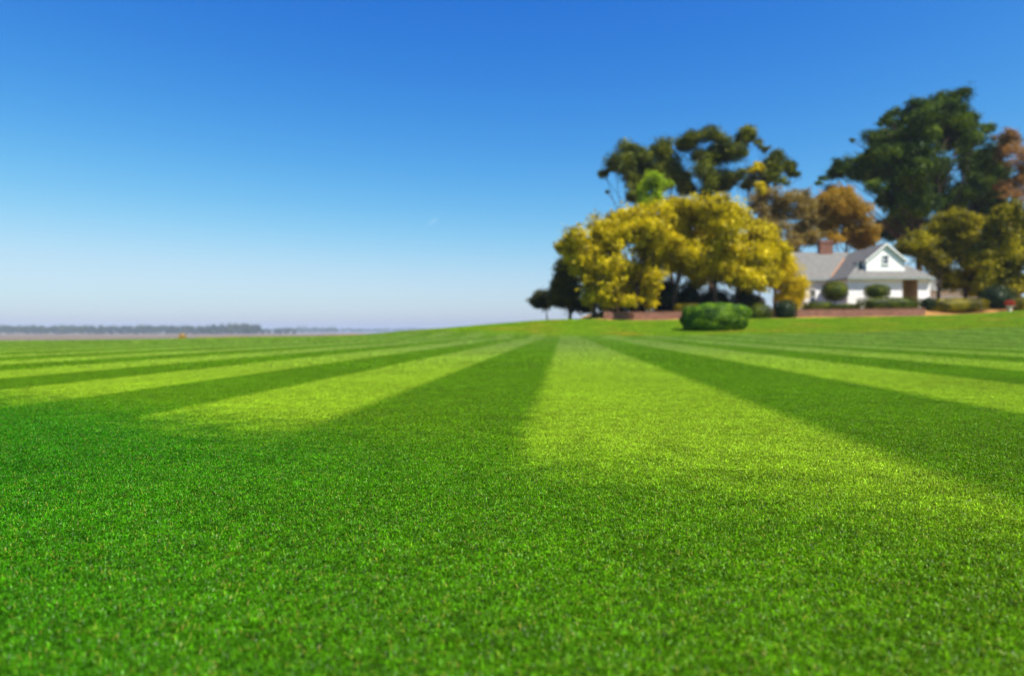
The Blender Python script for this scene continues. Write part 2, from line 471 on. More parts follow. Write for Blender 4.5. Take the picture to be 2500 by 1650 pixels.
# ------------------------------------------------------------------ the grass: blades on instanced turf tiles
TILE = 0.19
def turf_tile(k, n):
    r = np.random.default_rng(100 + k)
    nt = 260
    tc = r.random((nt, 2)) * TILE
    own = r.integers(0, nt, n)
    tuft = r.random(n) < 0.7
    p = np.where(tuft[:, None], tc[own] + r.normal(0, 0.0042, (n, 2)), r.random((n, 2)) * TILE)
    p = np.mod(p, TILE) - TILE / 2
    th = r.normal(0, 0.5, nt)[own] * 0 + r.random(n) * 2 * np.pi
    tuft_h = r.uniform(0.75, 1.25, nt)[own]
    h = r.uniform(0.0060, 0.0130, n) * np.where(tuft, tuft_h, 1.0)
    lean = r.uniform(0.2, 1.9, n)
    w = r.uniform(0.00042, 0.00078, n)
    d = np.stack([np.cos(th), np.sin(th)], -1)
    ph = th + np.pi / 2 + r.normal(0, 0.5, n)
    s = np.stack([np.cos(ph), np.sin(ph)], -1) * w[:, None]
    m1 = p + d * (h * 0.35 * lean)[:, None]
    t1 = p + d * (h * 1.0 * lean)[:, None]
    z1 = h * 0.62; z2 = h * np.maximum(1.12 - 0.38 * lean, 0.35)
    v = np.zeros((n, 5, 3))
    v[:, 0, :2] = p - s; v[:, 1, :2] = p + s
    v[:, 2, :2] = m1 + s * 0.9; v[:, 3, :2] = m1 - s * 0.9; v[:, 4, :2] = t1
    v[:, 2, 2] = z1; v[:, 3, 2] = z1; v[:, 4, 2] = z2
    v[:, :2, 2] = -0.003
    b = np.arange(n) * 5
    q = np.stack([b, b + 1, b + 2, b + 3], -1); t = np.stack([b + 3, b + 2, b + 4], -1)
    rnd = np.clip(r.random(n) * 0.75 + r.random(nt)[own] * 0.25, 0, 1)
    rnd = np.where(r.random(n) < 0.03, 0.99, np.minimum(rnd, 0.95))
    me = mesh_np("turf_tile", v.reshape(-1, 3), [q, t], {"rnd": np.repeat(rnd, 5)})
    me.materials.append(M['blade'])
    return bpy.data.objects.new("turf_tile", me)
tiles = [turf_tile(k, 5200) for k in range(5)]

def tile_points(y0, y1, size, zoff):
    pts = []
    st = size
    for iy in range(int(math.floor(y0 / st)), int(math.ceil(y1 / st))):
        Y = (iy + 0.5) * st
        half = 0.80 * max(Y, 0) + 2.2 + size
        for ix in range(int(math.floor(-half / st)), int(math.ceil(half / st))):
            pts.append(((ix + 0.5) * st, Y))
    pts = np.array(pts)
    z = ground_z(pts[:, 0], pts[:, 1])
    keep = (z > -0.75) & (pts[:, 1] < wall_y(pts[:, 0]) - 0.9 - size * 0.5) & (pts[:, 0] < 75)
    pts, z = pts[keep], z[keep]
    e = 0.3
    nxv = (ground_z(pts[:, 0] + e, pts[:, 1]) - ground_z(pts[:, 0] - e, pts[:, 1])) / (2 * e)
    nyv = (ground_z(pts[:, 0], pts[:, 1] + e) - ground_z(pts[:, 0], pts[:, 1] - e)) / (2 * e)
    rx, ry = np.arctan(nyv), -np.arctan(nxv)
    n = len(pts)
    return np.stack([pts[:, 0], pts[:, 1], z + zoff], -1), rx, ry, np.full(n, size / TILE)

LOD = [(-0.95, 9.12, 0.19, 0.0), (9.12, 27.36, 0.57, -0.011), (27.36, 76.95, 1.71, -0.04)]
pp, rxs, rys, scs = [], [], [], []
for a in LOD:
    p_, rx_, ry_, s_ = tile_points(*a)
    pp.append(p_); rxs.append(rx_); rys.append(ry_); scs.append(s_)
pp = np.concatenate(pp); n = len(pp)
gme = bpy.data.meshes.new("mown_grass")
gme.vertices.add(n); gme.vertices.foreach_set("co", pp.astype(np.float32).reshape(-1))
rot = np.stack([np.concatenate(rxs), np.concatenate(rys), np.zeros(n)], -1)
a = gme.attributes.new("tilt", 'FLOAT_VECTOR', 'POINT'); a.data.foreach_set("vector", rot.astype(np.float32).reshape(-1))
a = gme.attributes.new("spin", 'FLOAT', 'POINT'); a.data.foreach_set("value", (rng.integers(0, 4, n) * (math.pi / 2)).astype(np.float32))
a = gme.attributes.new("size", 'FLOAT', 'POINT'); a.data.foreach_set("value", np.concatenate(scs).astype(np.float32))
a = gme.attributes.new("pick", 'INT', 'POINT'); a.data.foreach_set("value", rng.integers(0, len(tiles), n).astype(np.int32))
grass = obj("mown_grass", gme, None)
tag(grass, "short mown green grass blades covering the whole lawn", "grass", None, "stuff")

ng = bpy.data.node_groups.new("turf", 'GeometryNodeTree')
ng.interface.new_socket("Geometry", in_out='INPUT', socket_type='NodeSocketGeometry')
ng.interface.new_socket("Geometry", in_out='OUTPUT', socket_type='NodeSocketGeometry')
gi = ng.nodes.new("NodeGroupInput"); go = ng.nodes.new("NodeGroupOutput")
iop = ng.nodes.new("GeometryNodeInstanceOnPoints")
g2i = ng.nodes.new("GeometryNodeGeometryToInstance")
for t in reversed(tiles):
    oi = ng.nodes.new("GeometryNodeObjectInfo"); oi.inputs["Object"].default_value = t
    oi.transform_space = 'ORIGINAL'
    ng.links.new(oi.outputs["Geometry"], g2i.inputs[0])
def named(nm, typ):
    nd = ng.nodes.new("GeometryNodeInputNamedAttribute"); nd.data_type = typ; nd.inputs["Name"].default_value = nm
    return [o for o in nd.outputs if o.enabled and o.name == "Attribute"][0]
iop.inputs["Pick Instance"].default_value = True
ng.links.new(gi.outputs[0], iop.inputs["Points"])
ng.links.new(g2i.outputs[0], iop.inputs["Instance"])
ng.links.new(named("pick", 'INT'), iop.inputs["Instance Index"])
rot1 = ng.nodes.new("FunctionNodeEulerToRotation"); ng.links.new(named("tilt", 'FLOAT_VECTOR'), rot1.inputs[0])
cx = ng.nodes.new("ShaderNodeCombineXYZ"); ng.links.new(named("spin", 'FLOAT'), cx.inputs[2])
rot2 = ng.nodes.new("FunctionNodeEulerToRotation"); ng.links.new(cx.outputs[0], rot2.inputs[0])
rr = ng.nodes.new("FunctionNodeRotateRotation"); rr.rotation_space = 'LOCAL'
ng.links.new(rot1.outputs[0], rr.inputs[0]); ng.links.new(rot2.outputs[0], rr.inputs[1])
ng.links.new(rr.outputs[0], iop.inputs["Rotation"])
ng.links.new(named("size", 'FLOAT'), iop.inputs["Scale"])
ng.links.new(iop.outputs[0], go.inputs[0])
md = grass.modifiers.new("turf", 'NODES'); md.node_group = ng

# ------------------------------------------------------------------ foliage
def unit(n, r=rng):
    v = r.normal(size=(n, 3)); return v / np.linalg.norm(v, axis=1, keepdims=True)

def leaf_quads(pts, nrm, size, aspect, r=rng):
    """folded leaf sprigs: two triangles meeting along a bent midrib"""
    n = len(pts)
    a = unit(n, r)
    t = np.cross(nrm, a); t /= np.linalg.norm(t, axis=1, keepdims=True) + 1e-9
    b = np.cross(nrm, t)
    L = size[:, None]; W = L * aspect
    v = np.zeros((n, 4, 3))
    v[:, 0] = pts - t * L * 0.5
    v[:, 1] = pts + b * W * 0.5 + nrm * L * 0.10
    v[:, 2] = pts + t * L * 0.5 - nrm * L * 0.10
    v[:, 3] = pts - b * W * 0.5 + nrm * L * 0.10
    k = np.arange(n) * 4
    f = np.concatenate([np.stack([k, k + 1, k + 2], -1), np.stack([k, k + 2, k + 3], -1)])
    return v.reshape(-1, 3), f

def crown_points(lobes, per_m2, puff=0.42, flat=0.75, r=rng, droop=0.0, shell=0.55, fill=2):
    """lobes: Nx4 world centre + radius -> leaf points, outward normals"""
    lobes = np.asarray(lobes)
    allb = [tuple(l) + (1.0,) for l in lobes]
    for a in range(len(lobes)):                       # sprays that tie neighbouring boughs together
        d = np.linalg.norm(lobes[:, :3] - lobes[a, :3], axis=1); d[a] = 1e9
        for b in np.argsort(d)[:fill]:
            if d[b] < 3.2 * lobes[a, 3]:
                m = (lobes[a, :3] + lobes[b, :3]) / 2 + r.normal(0, 0.15, 3) * lobes[a, 3]
                allb.append((*m, lobes[a, 3] * 0.8, 0.55))
    P_, N_ = [], []
    for (x, y, z, R, wgt) in allb:
        npf = int(5 / puff * wgt) + 2
        c = unit(npf, r) * (R * r.uniform(0.25, 0.9, (npf, 1)))
        c[:, 2] *= flat
        pr = R * puff * r.uniform(0.55, 1.45, npf)
        for q in range(npf):
            m = max(10, int(per_m2 * 4 * math.pi * pr[q] ** 2))
            d = unit(m, r)
            keep = d[:, 2] > r.uniform(-1.3, 0.3, m) - 0.1       # fewer leaves underneath
            d = d[keep]; m = len(d)
            rad = pr[q] * (0.30 + 0.85 * r.random(m) ** 0.65 + 0.25 * np.abs(r.normal(size=m)) * (r.random(m) < 0.35))
            pt = d * rad[:, None]; pt[:, 2] *= flat
            if droop: pt[:, 2] -= droop * r.random(m) ** 2 * pr[q]
            P_.append(np.array([x, y, z]) + c[q] + pt)
            N_.append(d)
        # loose sprigs through the bough, so that its edge is ragged
        ns = max(6, int(per_m2 * 0.6 * wgt * R * R))
        sd = unit(ns, r); sd[:, 2] = np.abs(sd[:, 2]) * np.where(r.random(ns) < 0.75, 1, -1)
        sc_ = sd * (R * (0.35 + 0.85 * r.random((ns, 1)) ** 0.8)); sc_[:, 2] *= flat
        k_ = 9
        lf = np.repeat(sc_, k_, 0) + r.normal(0, 0.20, (ns * k_, 3)) * min(1.0, R)
        P_.append(np.array([x, y, z]) + lf); N_.append(np.repeat(sd, k_, 0))
    return np.concatenate(P_), np.concatenate(N_)

def tree(name, label, cat, base, D, lobes_px, leaf, per_m2=10, size=0.34, aspect=0.55, depth=0.6, puff=0.33, flat=0.75,
         trunk_r=0.35, bark='bark', group=None, seed=1, fork=0.35, lean=0.0, droop=0.0, trunks=None, shell=0.55, fill=3, limbs=True):
    r = np.random.default_rng(seed)
    bx = (base - 1250.0) / F * D
    bz = gz(bx, D) - 0.1
    t = thing(name, label, cat, (bx, D, bz), group)
    lp = np.array(lobes_px, float)
    w_m = (lp[:, 0].max() - lp[:, 0].min()) / F * D
    cxp = lp[:, 0].mean()
    L = []
    for (px, py, rp) in lp:
        e = abs(px - cxp) / (0.5 * (lp[:, 0].max() - lp[:, 0].min()) + 30)
        off = r.uniform(-1, 1) * 0.5 * w_m * depth * math.sqrt(max(0.08, 1 - min(e, 1) ** 2))
        q = P(px, py, D + off)
        L.append((*q, 1.15 * rp / F * D))
    # the far side of the crown, which the photograph does not show
    L2 = []
    for (x, y, z, R) in L[::2]:
        L2.append((x + r.normal(0, 0.6 * R), D + abs(r.normal(0, 0.3)) * w_m * depth + 0.3 * R, z - 0.3 * R, R))
    LA = np.array(L + (L2 if depth > 0.35 else []))
    pts, nrm = crown_points(LA, per_m2 * 2.2, puff, flat, r, droop, shell, fill)
    nrm = nrm + 0.75 * r.normal(size=nrm.shape); nrm /= np.linalg.norm(nrm, axis=1, keepdims=True)
    sz = 0.8 * size * r.uniform(0.6, 1.35, len(pts))
    v, f = leaf_quads(pts, nrm, sz, aspect, r)
    v -= np.array([bx, D, bz])
    rnd = np.repeat(r.random(len(pts)), 4)
    obj("crown", mesh_np("crown", v, f, {"rnd": rnd}), M[leaf], t)
    # trunk and limbs
    zmid = np.array(L)[:, 2].mean(); ztop = np.array(L)[:, 2].max(); zlow = np.array(L)[:, 2].min()
    cxm = np.array(L)[:, 0].mean()
    H = ztop - bz
    zf = bz + H * fork
    mb = MB()
    tops = []
    for k, (tx, rr_) in enumerate(trunks or [(base, trunk_r)]):
        x0 = (tx - 1250.0) / F * D
        y0 = D + (0 if k == 0 else r.uniform(-1.2, 1.2))
        z0 = gz(x0, y0) - 0.15
        steps = 7
        ptsT = []
        for i in range(steps):
            u = i / (steps - 1)
            ptsT.append((x0 + (cxm - x0) * 0.35 * u * u + r.normal(0, 0.10) * u * rr_ * 4, y0 + r.normal(0, 0.10) * u * rr_ * 4, z0 + (zf + (ztop - zf) * 0.55 - z0) * u))
        radT = [rr_ * (1.35 if i == 0 else 1.0) * (1 - 0.72 * i / (steps - 1)) for i in range(steps)]
        mb.tube(ptsT, radT, 9)
        tops.append((ptsT, radT))
    mb.build("trunk", M[bark], t, True)
    if limbs:
        lb = MB()
        for (x, y, z, R) in LA:
            ptsT, radT = min(tops, key=lambda q: abs(q[0][-1][0] - x) + abs(q[0][-1][1] - y))
            i = int(np.clip((z - bz) / max(H, 1) * (len(ptsT)) * r.uniform(0.55, 0.85), 2, len(ptsT) - 1))
            s0 = np.array(ptsT[i]); e0 = np.array((x, y, z))
            mid = (s0 + e0) / 2 + np.array([r.normal(0, 0.12), r.normal(0, 0.12), 0.08]) * np.linalg.norm(e0 - s0) * 0.6
            r0 = radT[i] * 0.28
            lb.tube([s0, mid, e0], [r0, r0 * 0.6, 0.03], 5)
            for q in range(2):
                tip = e0 + unit(1, r)[0] * R * 0.8
                lb.tube([mid * 0.3 + e0 * 0.7, tip], [r0 * 0.35, 0.015], 4)
        lb.build("limbs", M[bark], t, True)
    return t

G_OAK = "yellow-leaved oaks in front of the pines"
oakA = [(1517,540,40),(1470,556,36),(1557,536,40),(1410,576,30),(1430,619,40),(1470,595,40),(1517,580,40),(1580,568,40),(1399,635,30),
        (1438,667,36),(1501,643,40),(1549,667,36),(1588,627,36),(1478,710,32),(1525,710,28),(1584,714,26),(1604,674,26),(1610,520,30),(1390,600,22),(1450,690,28),(1625,590,34),(1622,545,30),(1440,722,24),(1545,735,18),(1500,738,20),(1590,742,16)]
tree("oak_tree", "broad yellow-leaved oak at the left of the grove", "tree", 1500, 72, oakA, 'oak', 9, 0.36, seed=21, group=G_OAK,
     trunk_r=0.45, trunks=[(1500, 0.42), (1560, 0.3), (1450, 0.25)])
oakB = [(1636,504,28),(1711,500,34),(1774,512,36),(1675,536,36),(1735,540,38),(1806,540,32),(1656,576,38),(1715,580,38),(1774,568,40),(1826,587,38),
        (1865,572,32),(1695,619,36),(1754,615,38),(1810,627,38),(1865,627,36),(1679,656,28),(1723,660,26),(1826,678,32),(1873,674,34),(1889,647,32),(1766,655,28),(1800,520,24),(1850,700,22),(1640,610,28),(1662,640,24),(1790,690,18),(1700,690,16),(1905,612,26),(1915,640,24),(1885,600,26)]
tree("oak_tree", "larger domed yellow oak right of the sky gap beside the pale bungalow", "tree", 1745, 74, oakB, 'oak', 9, 0.36, seed=22, group=G_OAK,
     trunk_r=0.45, trunks=[(1745, 0.30), (1650, 0.28), (1810, 0.22)])
tree("shade_tree", "dark shaded tree at the left foot of the yellow oak", "tree", 1392, 76,
     [(1379,672,28),(1372,700,28),(1391,730,24),(1405,700,30),(1385,645,22),(1412,740,18),(1440,742,20),(1365,735,14),(1358,712,16),(1352,738,14)], 'oak_dark', 11, 0.32, seed=23, trunk_r=0.2, fork=0.2)
tree("small_tree", "small round dark tree with a thin trunk at the grove's left end", "tree", 1336, 80,
     [(1322,718,17),(1330,734,17),(1312,730,13),(1338,746,11),(1320,745,10)], 'oak_dark', 12, 0.28, seed=24, trunk_r=0.10, fork=0.45)

G_PINE = "tall dark pines behind the yellow oaks"
pk = dict(leaf='pine', per_m2=13, size=0.36, aspect=0.35, puff=0.34, flat=0.72, bark='pine_bark', group=G_PINE, fork=0.6, depth=0.5, shell=0.3, fill=2)
tree("pine_tree", "leftmost tall pine with a drooping bough over the yellow oak", "tree", 1565, 98,
     [(1529,366,26),(1501,390,22),(1478,421,12),(1533,433,24),(1573,398,27),(1510,410,14),(1545,473,16),(1482,469,5),(1560,440,22),(1540,395,20)], seed=31, trunk_r=0.34, **pk)
tree("pine_tree", "second pine from the left with two rounded tops", "tree", 1640, 102,
     [(1616,358,27),(1636,398,28),(1636,437,26),(1610,415,22),(1675,457,22),(1600,380,18),(1660,425,22)], seed=32, trunk_r=0.34, **pk)
tree("pine_tree", "middle pine of the row with the widest top", "tree", 1735, 100,
     [(1695,338,25),(1735,327,25),(1747,382,32),(1715,421,31),(1754,437,29),(1794,378,28),(1665,350,14),(1770,345,20),(1802,429,23),(1700,375,14),(1730,465,20)], seed=33, trunk_r=0.38, **pk)
tree("pine_tree", "slender open pine reaching above a patch of yellow leaves", "tree", 1830, 104,
     [(1822,327,23),(1849,346,11),(1873,362,8),(1806,346,12),(1815,372,10),(1845,421,20),(1830,450,16)], seed=34, trunk_r=0.26, **pk)
tree("pine_tree", "rightmost pine of the row left of the big pine", "tree", 1893, 101,
     [(1885,406,24),(1896,382,20),(1923,406,18),(1947,429,10),(1904,445,18),(1870,430,16),(1935,420,10)], seed=35, trunk_r=0.28, **pk)
tree("lime_green_tree", "young bright lime-green treetop in front of the dark pines", "tree", 1600, 90,
     [(1596,434,20),(1618,452,18),(1578,457,16),(1604,477,18),(1571,492,17),(1592,500,20)], 'lime', 12, 0.32, seed=36, trunk_r=0.16, fork=0.5, depth=0.5)
tree("yellow_leaf_tree", "thin tree with a small yellow tuft beside the slender pine", "tree", 1855, 96,
     [(1850,402,10),(1862,412,8),(1845,415,8),(1858,470,12),(1852,450,8)], 'oak', 10, 0.3, seed=37, trunk_r=0.12, fork=0.6, depth=0.4)
tree("tan_tree", "tan-brown thinly leaved tree left of the brick chimney", "tree", 1925, 98,
     [(1904,493,22),(1939,485,24),(1920,524,26),(1959,524,26),(1951,564,27),(1904,556,25),(1853,500,20),(1860,540,24),(1875,470,16),(1885,585,22),(1940,595,22),(1872,560,24),(1968,500,24),(1985,540,22),(1988,578,22),(1965,470,14)], 'tan', 6, 0.32, seed=38, trunk_r=0.3, fork=0.4)
tree("rust_tree", "rust-orange tree standing behind the grey house roof", "tree", 2065, 99,
     [(2058,469,24),(2022,493,26),(2070,500,32),(2105,516,26),(2018,528,27),(2066,540,32),(2113,556,26),(2038,580,26),(2101,591,24),(2075,575,26),(2010,560,18),(2000,515,20),(2128,585,18)], 'rust', 8, 0.32, seed=39, trunk_r=0.3, fork=0.4)

bigpine = [(2299,243,22),(2271,255,22),(2323,262,25),(2347,278,25),(2188,275,21),(2165,295,15),(2149,303,9),(2216,291,25),(2256,291,32),(2299,291,32),
    (2347,307,29),(2374,295,19),(2410,315,19),(2236,327,34),(2188,338,27),(2283,334,32),(2327,346,29),(2378,342,28),(2153,350,22),(2137,370,22),(2101,390,19),
    (2058,402,22),(2038,421,15),(2010,437,11),(1995,449,6),(2086,425,25),(2125,410,27),(2169,390,29),(2216,378,32),(2260,374,32),(2188,429,29),(2236,421,34),
    (2279,410,32),(2295,445,28),(2137,457,22),(2149,493,15),(2165,469,22),(2204,469,32),(2248,469,32),(2188,508,29),(2236,508,34),(2275,500,28),(2204,548,32),(2248,548,29),(2181,576,18),(2287,268,24),(2312,285,26),(2270,285,24),(2320,310,26)]
pk2 = dict(leaf='pine_deep', per_m2=12, size=0.38, aspect=0.38, puff=0.34, flat=0.72, bark='pine_bark', fork=0.5, depth=0.7, shell=0.3, fill=3)
tree("pine_tree", "huge dark pine towering behind the white house", "tree", 2245, 108, bigpine, seed=41, trunk_r=0.55, group="pines right of the house", **pk2)
tree("pine_tree", "tall dark pine on the right shoulder of the huge pine", "tree", 2375, 110,
     [(2394,390,28),(2434,366,24),(2449,342,15),(2374,437,29),(2362,477,29),(2406,425,25),(2406,477,27),(2445,421,25),(2434,500,20),(2350,410,14),(2425,400,22),(2385,510,24),(2455,460,20),(2340,470,26),(2330,505,24),(2390,545,26),(2440,540,24),(2420,450,24),(2380,400,22),(2350,372,20)],
     seed=42, trunk_r=0.42, group="pines right of the house", **pk2)
tree("budding_tree", "half-bare reddish-brown tree at the right edge beside the pines", "tree", 2488, 104,
     [(2465,323,16),(2426,338,9),(2485,366,20),(2489,398,22),(2493,437,22),(2465,473,19),(2510,420,22),(2520,380,20),(2480,345,14),(2505,480,22),(2450,450,12)], 'bare', 5, 0.3, seed=43, trunk_r=0.28, fork=0.5)
G_OL = "olive-leaved trees right of the house"
tree("olive_leaf_tree", "olive-yellow spreading tree beside the right end of the house", "tree", 2290, 84,
     [(2339,528,24),(2374,544,30),(2295,556,24),(2327,568,29),(2366,583,31),(2236,580,24),(2260,595,27),(2208,599,18),(2307,603,31),(2347,623,31),(2260,628,27),
      (2299,643,28),(2374,627,28),(2290,668,22),(2315,674,25),(2362,663,25),(2275,640,20),(2315,700,20),(2372,698,24),(2340,692,20),(2390,670,22)], 'olive', 10, 0.32, seed=44, trunk_r=0.28, trunks=[(2290,0.26),(2350,0.26)], group=G_OL, fork=0.3, depth=0.4)
tree("olive_leaf_tree", "olive-yellow tree cut by the right edge of the picture", "tree", 2462, 78,
     [(2465,508,24),(2441,536,25),(2481,544,28),(2426,568,25),(2465,580,31),(2497,580,27),(2414,615,28),(2453,627,31),(2489,627,31),(2406,655,25),(2441,674,28),
      (2473,667,27),(2410,690,24),(2441,710,22),(2406,714,17),(2530,540,30),(2530,610,32),(2520,690,28),(2480,705,20)], 'olive', 10, 0.32, seed=45, trunk_r=0.28, trunks=[(2462,0.26),(2420,0.2)], group=G_OL, fork=0.25)
tree("flowering_shrub", "bright golden-yellow weeping shrub at the left corner of the house", "shrub", 1945, 75.2,
     [(1908,635,22),(1930,660,25),(1953,688,22),(1930,706,23),(1956,716,18),(1906,686,22),(1945,740,14),(1892,660,18),(1918,722,18),(1920,640,16)], 'gold', 16, 0.24, aspect=0.4, seed=46, trunk_r=0.08, fork=0.15, droop=0.8, depth=0.5)

# ------------------------------------------------------------------ clipped shrubs and hedges
def shrub(name, label, cat, px0, px1, pyt, pyb, D, leaf, ex=2.6, depth=None, n=5000, size=0.10, seed=1, group=None, taper=0.0, wob=0.05, stem=False, D_base=True, skew=0.0):
    r = np.random.default_rng(seed)
    a = P((px0 + px1) / 2, pyb, D)
    zg = gz(a[0], D)
    ztop = P(px0, pyt, D)[2]
    zb = P(px0, pyb, D)[2]
    if not stem: zb = zg - 0.22 * (ztop - zg)
    w = (px1 - px0) / F * D / 2
    d = (depth if depth is not None else 2 * w) / 2
    h = (ztop - zb) / 2
    t = thing(name, label, cat, (a[0], D, zg), group)
    # superellipsoid surface
    u = unit(n, r)
    k = (np.abs(u[:, 0]) ** ex + np.abs(u[:, 1]) ** ex + np.abs(u[:, 2]) ** ex) ** (-1 / ex)
    s = u * k[:, None]
    bump = 1 + wob * np.sin(u[:, 0] * 7 + seed) * np.sin(u[:, 1] * 6 + 2 * seed) + wob * np.sin(u[:, 2] * 9 + u[:, 0] * 5)
    depthf = 1.05 - 0.27 * r.random(n) ** 1.5
    s = s * (bump * depthf)[:, None]
    if taper: s[:, :2] *= (1 + taper * s[:, 2:3])
    pts = s * np.array([w, d, h]) + np.array([0, 0, zb + h - zg])
    pts[:, 0] += skew * s[:, 2] * w
    ok = pts[:, 2] > 0.0
    pts, u = pts[ok], u[ok]; n = len(pts)
    nrm = u + 0.45 * r.normal(size=u.shape); nrm /= np.linalg.norm(nrm, axis=1, keepdims=True)
    v, f = leaf_quads(pts, nrm, size * r.uniform(0.6, 1.4, n), 0.55, r)
    obj("foliage", mesh_np("foliage", v, f, {"rnd": np.repeat(r.random(n), 4)}), M[leaf], t)
    # twiggy inside, so that the clipped shape is not see-through
    nu, nv = 20, 12
    th = np.linspace(0, 2 * np.pi, nu, endpoint=False); ph = np.linspace(-np.pi / 2, np.pi / 2, nv)
    T, H_ = np.meshgrid(th, ph)
    q = np.stack([np.cos(H_) * np.cos(T), np.cos(H_) * np.sin(T), np.sin(H_)], -1).reshape(-1, 3)
    kk = (np.abs(q) ** ex).sum(1) ** (-1 / ex)
    q = q * kk[:, None]
    if taper: q[:, :2] *= (1 + taper * q[:, 2:3])
    sk = q[:, 2].copy()
    q = q * np.array([w, d, h]) * 0.74 * (1 + 0.05 * r.normal(size=(len(q), 1))) + np.array([0, 0, zb + h - zg])
    q[:, 0] += skew * sk * w * 0.84
    i = (np.arange(nv - 1)[:, None] * nu + np.arange(nu)[None, :]).reshape(-1)
    j = (np.arange(nv - 1)[:, None] * nu + (np.arange(nu)[None, :] + 1) % nu).reshape(-1)
    obj("inner_growth", mesh_np("inner_growth", q, np.stack([i, j, j + nu, i + nu], -1), {"rnd": np.full(len(q), 0.1)}), M[leaf], t)
    if stem:
        mb = MB(); b0 = np.array([a[0], D, zg - 0.1])
        mb.tube([b0, b0 + [0.03, 0, 0.4], b0 + [0, 0, zb + h - zg]], [0.10, 0.08, 0.06], 7)
        mb.build("trunk", M['bark'], t, True)
    return t

shrub("clipped_shrub", "large clipped green shrub standing alone on the lawn", "shrub", 1668, 1822, 742, 806, 55, 'box', 2.6, 3.8, 40000, 0.12, 51, taper=0.10, wob=0.03, skew=0.08)
shrub("hedge", "long clipped hedge in front of the white gable wall", "hedge", 2095, 2252, 727, 752, 75.6, 'hedge', 5.0, 1.3, 12000, 0.09, 52, wob=0.03)
shrub("hedge", "low clipped hedge beside the golden shrub above the brick wall", "hedge", 1962, 2032, 737, 752, 75.4, 'hedge', 4.5, 1.2, 6000, 0.09, 53, wob=0.03)
shrub("hedge", "very low hedge piece below the left round topiary", "hedge", 2034, 2096, 742, 753, 75.8, 'hedge', 4.5, 1.1, 5000, 0.09, 54, wob=0.03)
shrub("topiary", "round-headed topiary at the left corner of the gable wall", "topiary", 2009, 2068, 687, 736, 77.5, 'hedge', 2.3, 2.5, 9000, 0.09, 55, stem=True, wob=0.03)
shrub("topiary", "mushroom-shaped topiary in front of the white gable wall", "topiary", 2114, 2169, 695, 730, 77.2, 'hedge', 2.8, 2.3, 8000, 0.09, 56, stem=True, wob=0.03)
shrub("shrub", "small round dark green shrub at the right end of the brick wall", "shrub", 2252, 2284, 727, 757, 75.2, 'shrub_dark', 2.3, 1.3, 5000, 0.09, 57)
shrub("hedge", "golden-topped hedge under the olive tree right of the house", "hedge", 2268, 2407, 729, 760, 75.2, 'hedge_gold', 4.5, 1.6, 12000, 0.09, 58, wob=0.04)
shrub("hedge", "golden-topped hedge cut by the right edge of the picture", "hedge", 2470, 2570, 725, 757, 75.4, 'hedge_gold', 4.0, 1.6, 8000, 0.09, 59, wob=0.04)
shrub("shrub", "dark evergreen shrub in front of the wall below the golden shrub", "shrub", 1892, 1944, 733, 768, 71.8, 'shrub_dark', 2.4, 1.8, 6000, 0.09, 60)
shrub("shrub", "low green shrub right of the big clipped shrub", "shrub", 1826, 1886, 742, 768, 71.0, 'hedge', 2.5, 1.5, 5000, 0.09, 61)
shrub("shrub", "pale beige mounded shrub under the right edge of the yellow oak", "shrub", 1822, 1868, 722, 748, 76.5, 'beige', 2.3, 1.6, 5000, 0.10, 62)
shrub("hedge", "olive low hedge half hidden by the big clipped shrub", "hedge", 1645, 1706, 741, 758, 72.5, 'hedge_gold', 3.5, 1.2, 5000, 0.09, 63)
for i, (x0, x1, yt, lab) in enumerate([(1784, 1850, 714, "dark evergreen shrub standing in for shade behind the beige mounded shrub"), (1455, 1535, 722, "lowest dark evergreen shrub standing in for shade at the left below the oaks"),
                                        (2396, 2470, 700, "dark evergreen shrub left of the red flower pot"),
                                        (1700, 1790, 705, "dark evergreen shrub standing in for shade right behind the big clipped shrub"),
                                        (1515, 1600, 698, "leftmost dark evergreen shrub standing in for the shade below the oaks"),
                                        (1585, 1668, 676, "tallest dark evergreen shrub standing in for shade between the two oak trunks"),
                                        (1650, 1715, 690, "dark evergreen shrub standing in for shade behind the low olive hedge")]):
    shrub("evergreen_shrub", lab, "shrub", x0, x1, yt, 768, 76.0 + 0.5 * i, 'shrub_dark', 2.3, 3.4, 7000, 0.13, 64 + i, group="dark evergreens below the oaks", wob=0.09)  # those under the oaks are raised, near-black stand-ins for the shade there
shrub("yellow_shrub", "tiny tan shrub at the far left edge of the lawn", "shrub", 437, 453, 815, 827, 41, 'drygrass', 2.0, 0.6, 1500, 0.05, 68, wob=0.2)

# ------------------------------------------------------------------ the low brick wall
bw = thing("garden_wall", "low red brick garden wall along the far edge of the lawn", "wall", (WX0, WY0, gz(WX0, WY0)))
segs = 18
mb = MB(); cap = MB()
for i in range(segs):
    xa = WX0 + (WX1 - WX0) * i / segs; xb = WX0 + (WX1 - WX0) * (i + 1) / segs
    ya, yb = float(wall_y(xa)), float(wall_y(xb))
    za, zb_ = gz(xa, ya - 0.3), gz(xb, yb - 0.3)
    t = 0.13
    def ring(x, y, z0, z1, q): return [(x, y - q, z0), (x, y + q, z0), (x, y + q, z1), (x, y - q, z1)]
    for (m_, q, lo, hi) in ((mb, t, -0.4, 0.78), (cap, t + 0.03, 0.783, 0.85)):
        A = ring(xa, ya, za + lo, za + hi, q); B = ring(xb, yb, zb_ + lo, zb_ + hi, q)
        b = len(m_.v); m_.v += A + B
        for k in range(4):
            k2 = (k + 1) % 4
            m_.f.append((b + k, b + 4 + k, b + 4 + k2, b + k2))
        if i == 0: m_.f.append((b, b + 1, b + 2, b + 3))
        if i == segs - 1: m_.f.append((b + 7, b + 6, b + 5, b + 4))
mb.build("wall_body", M['brick'], bw)
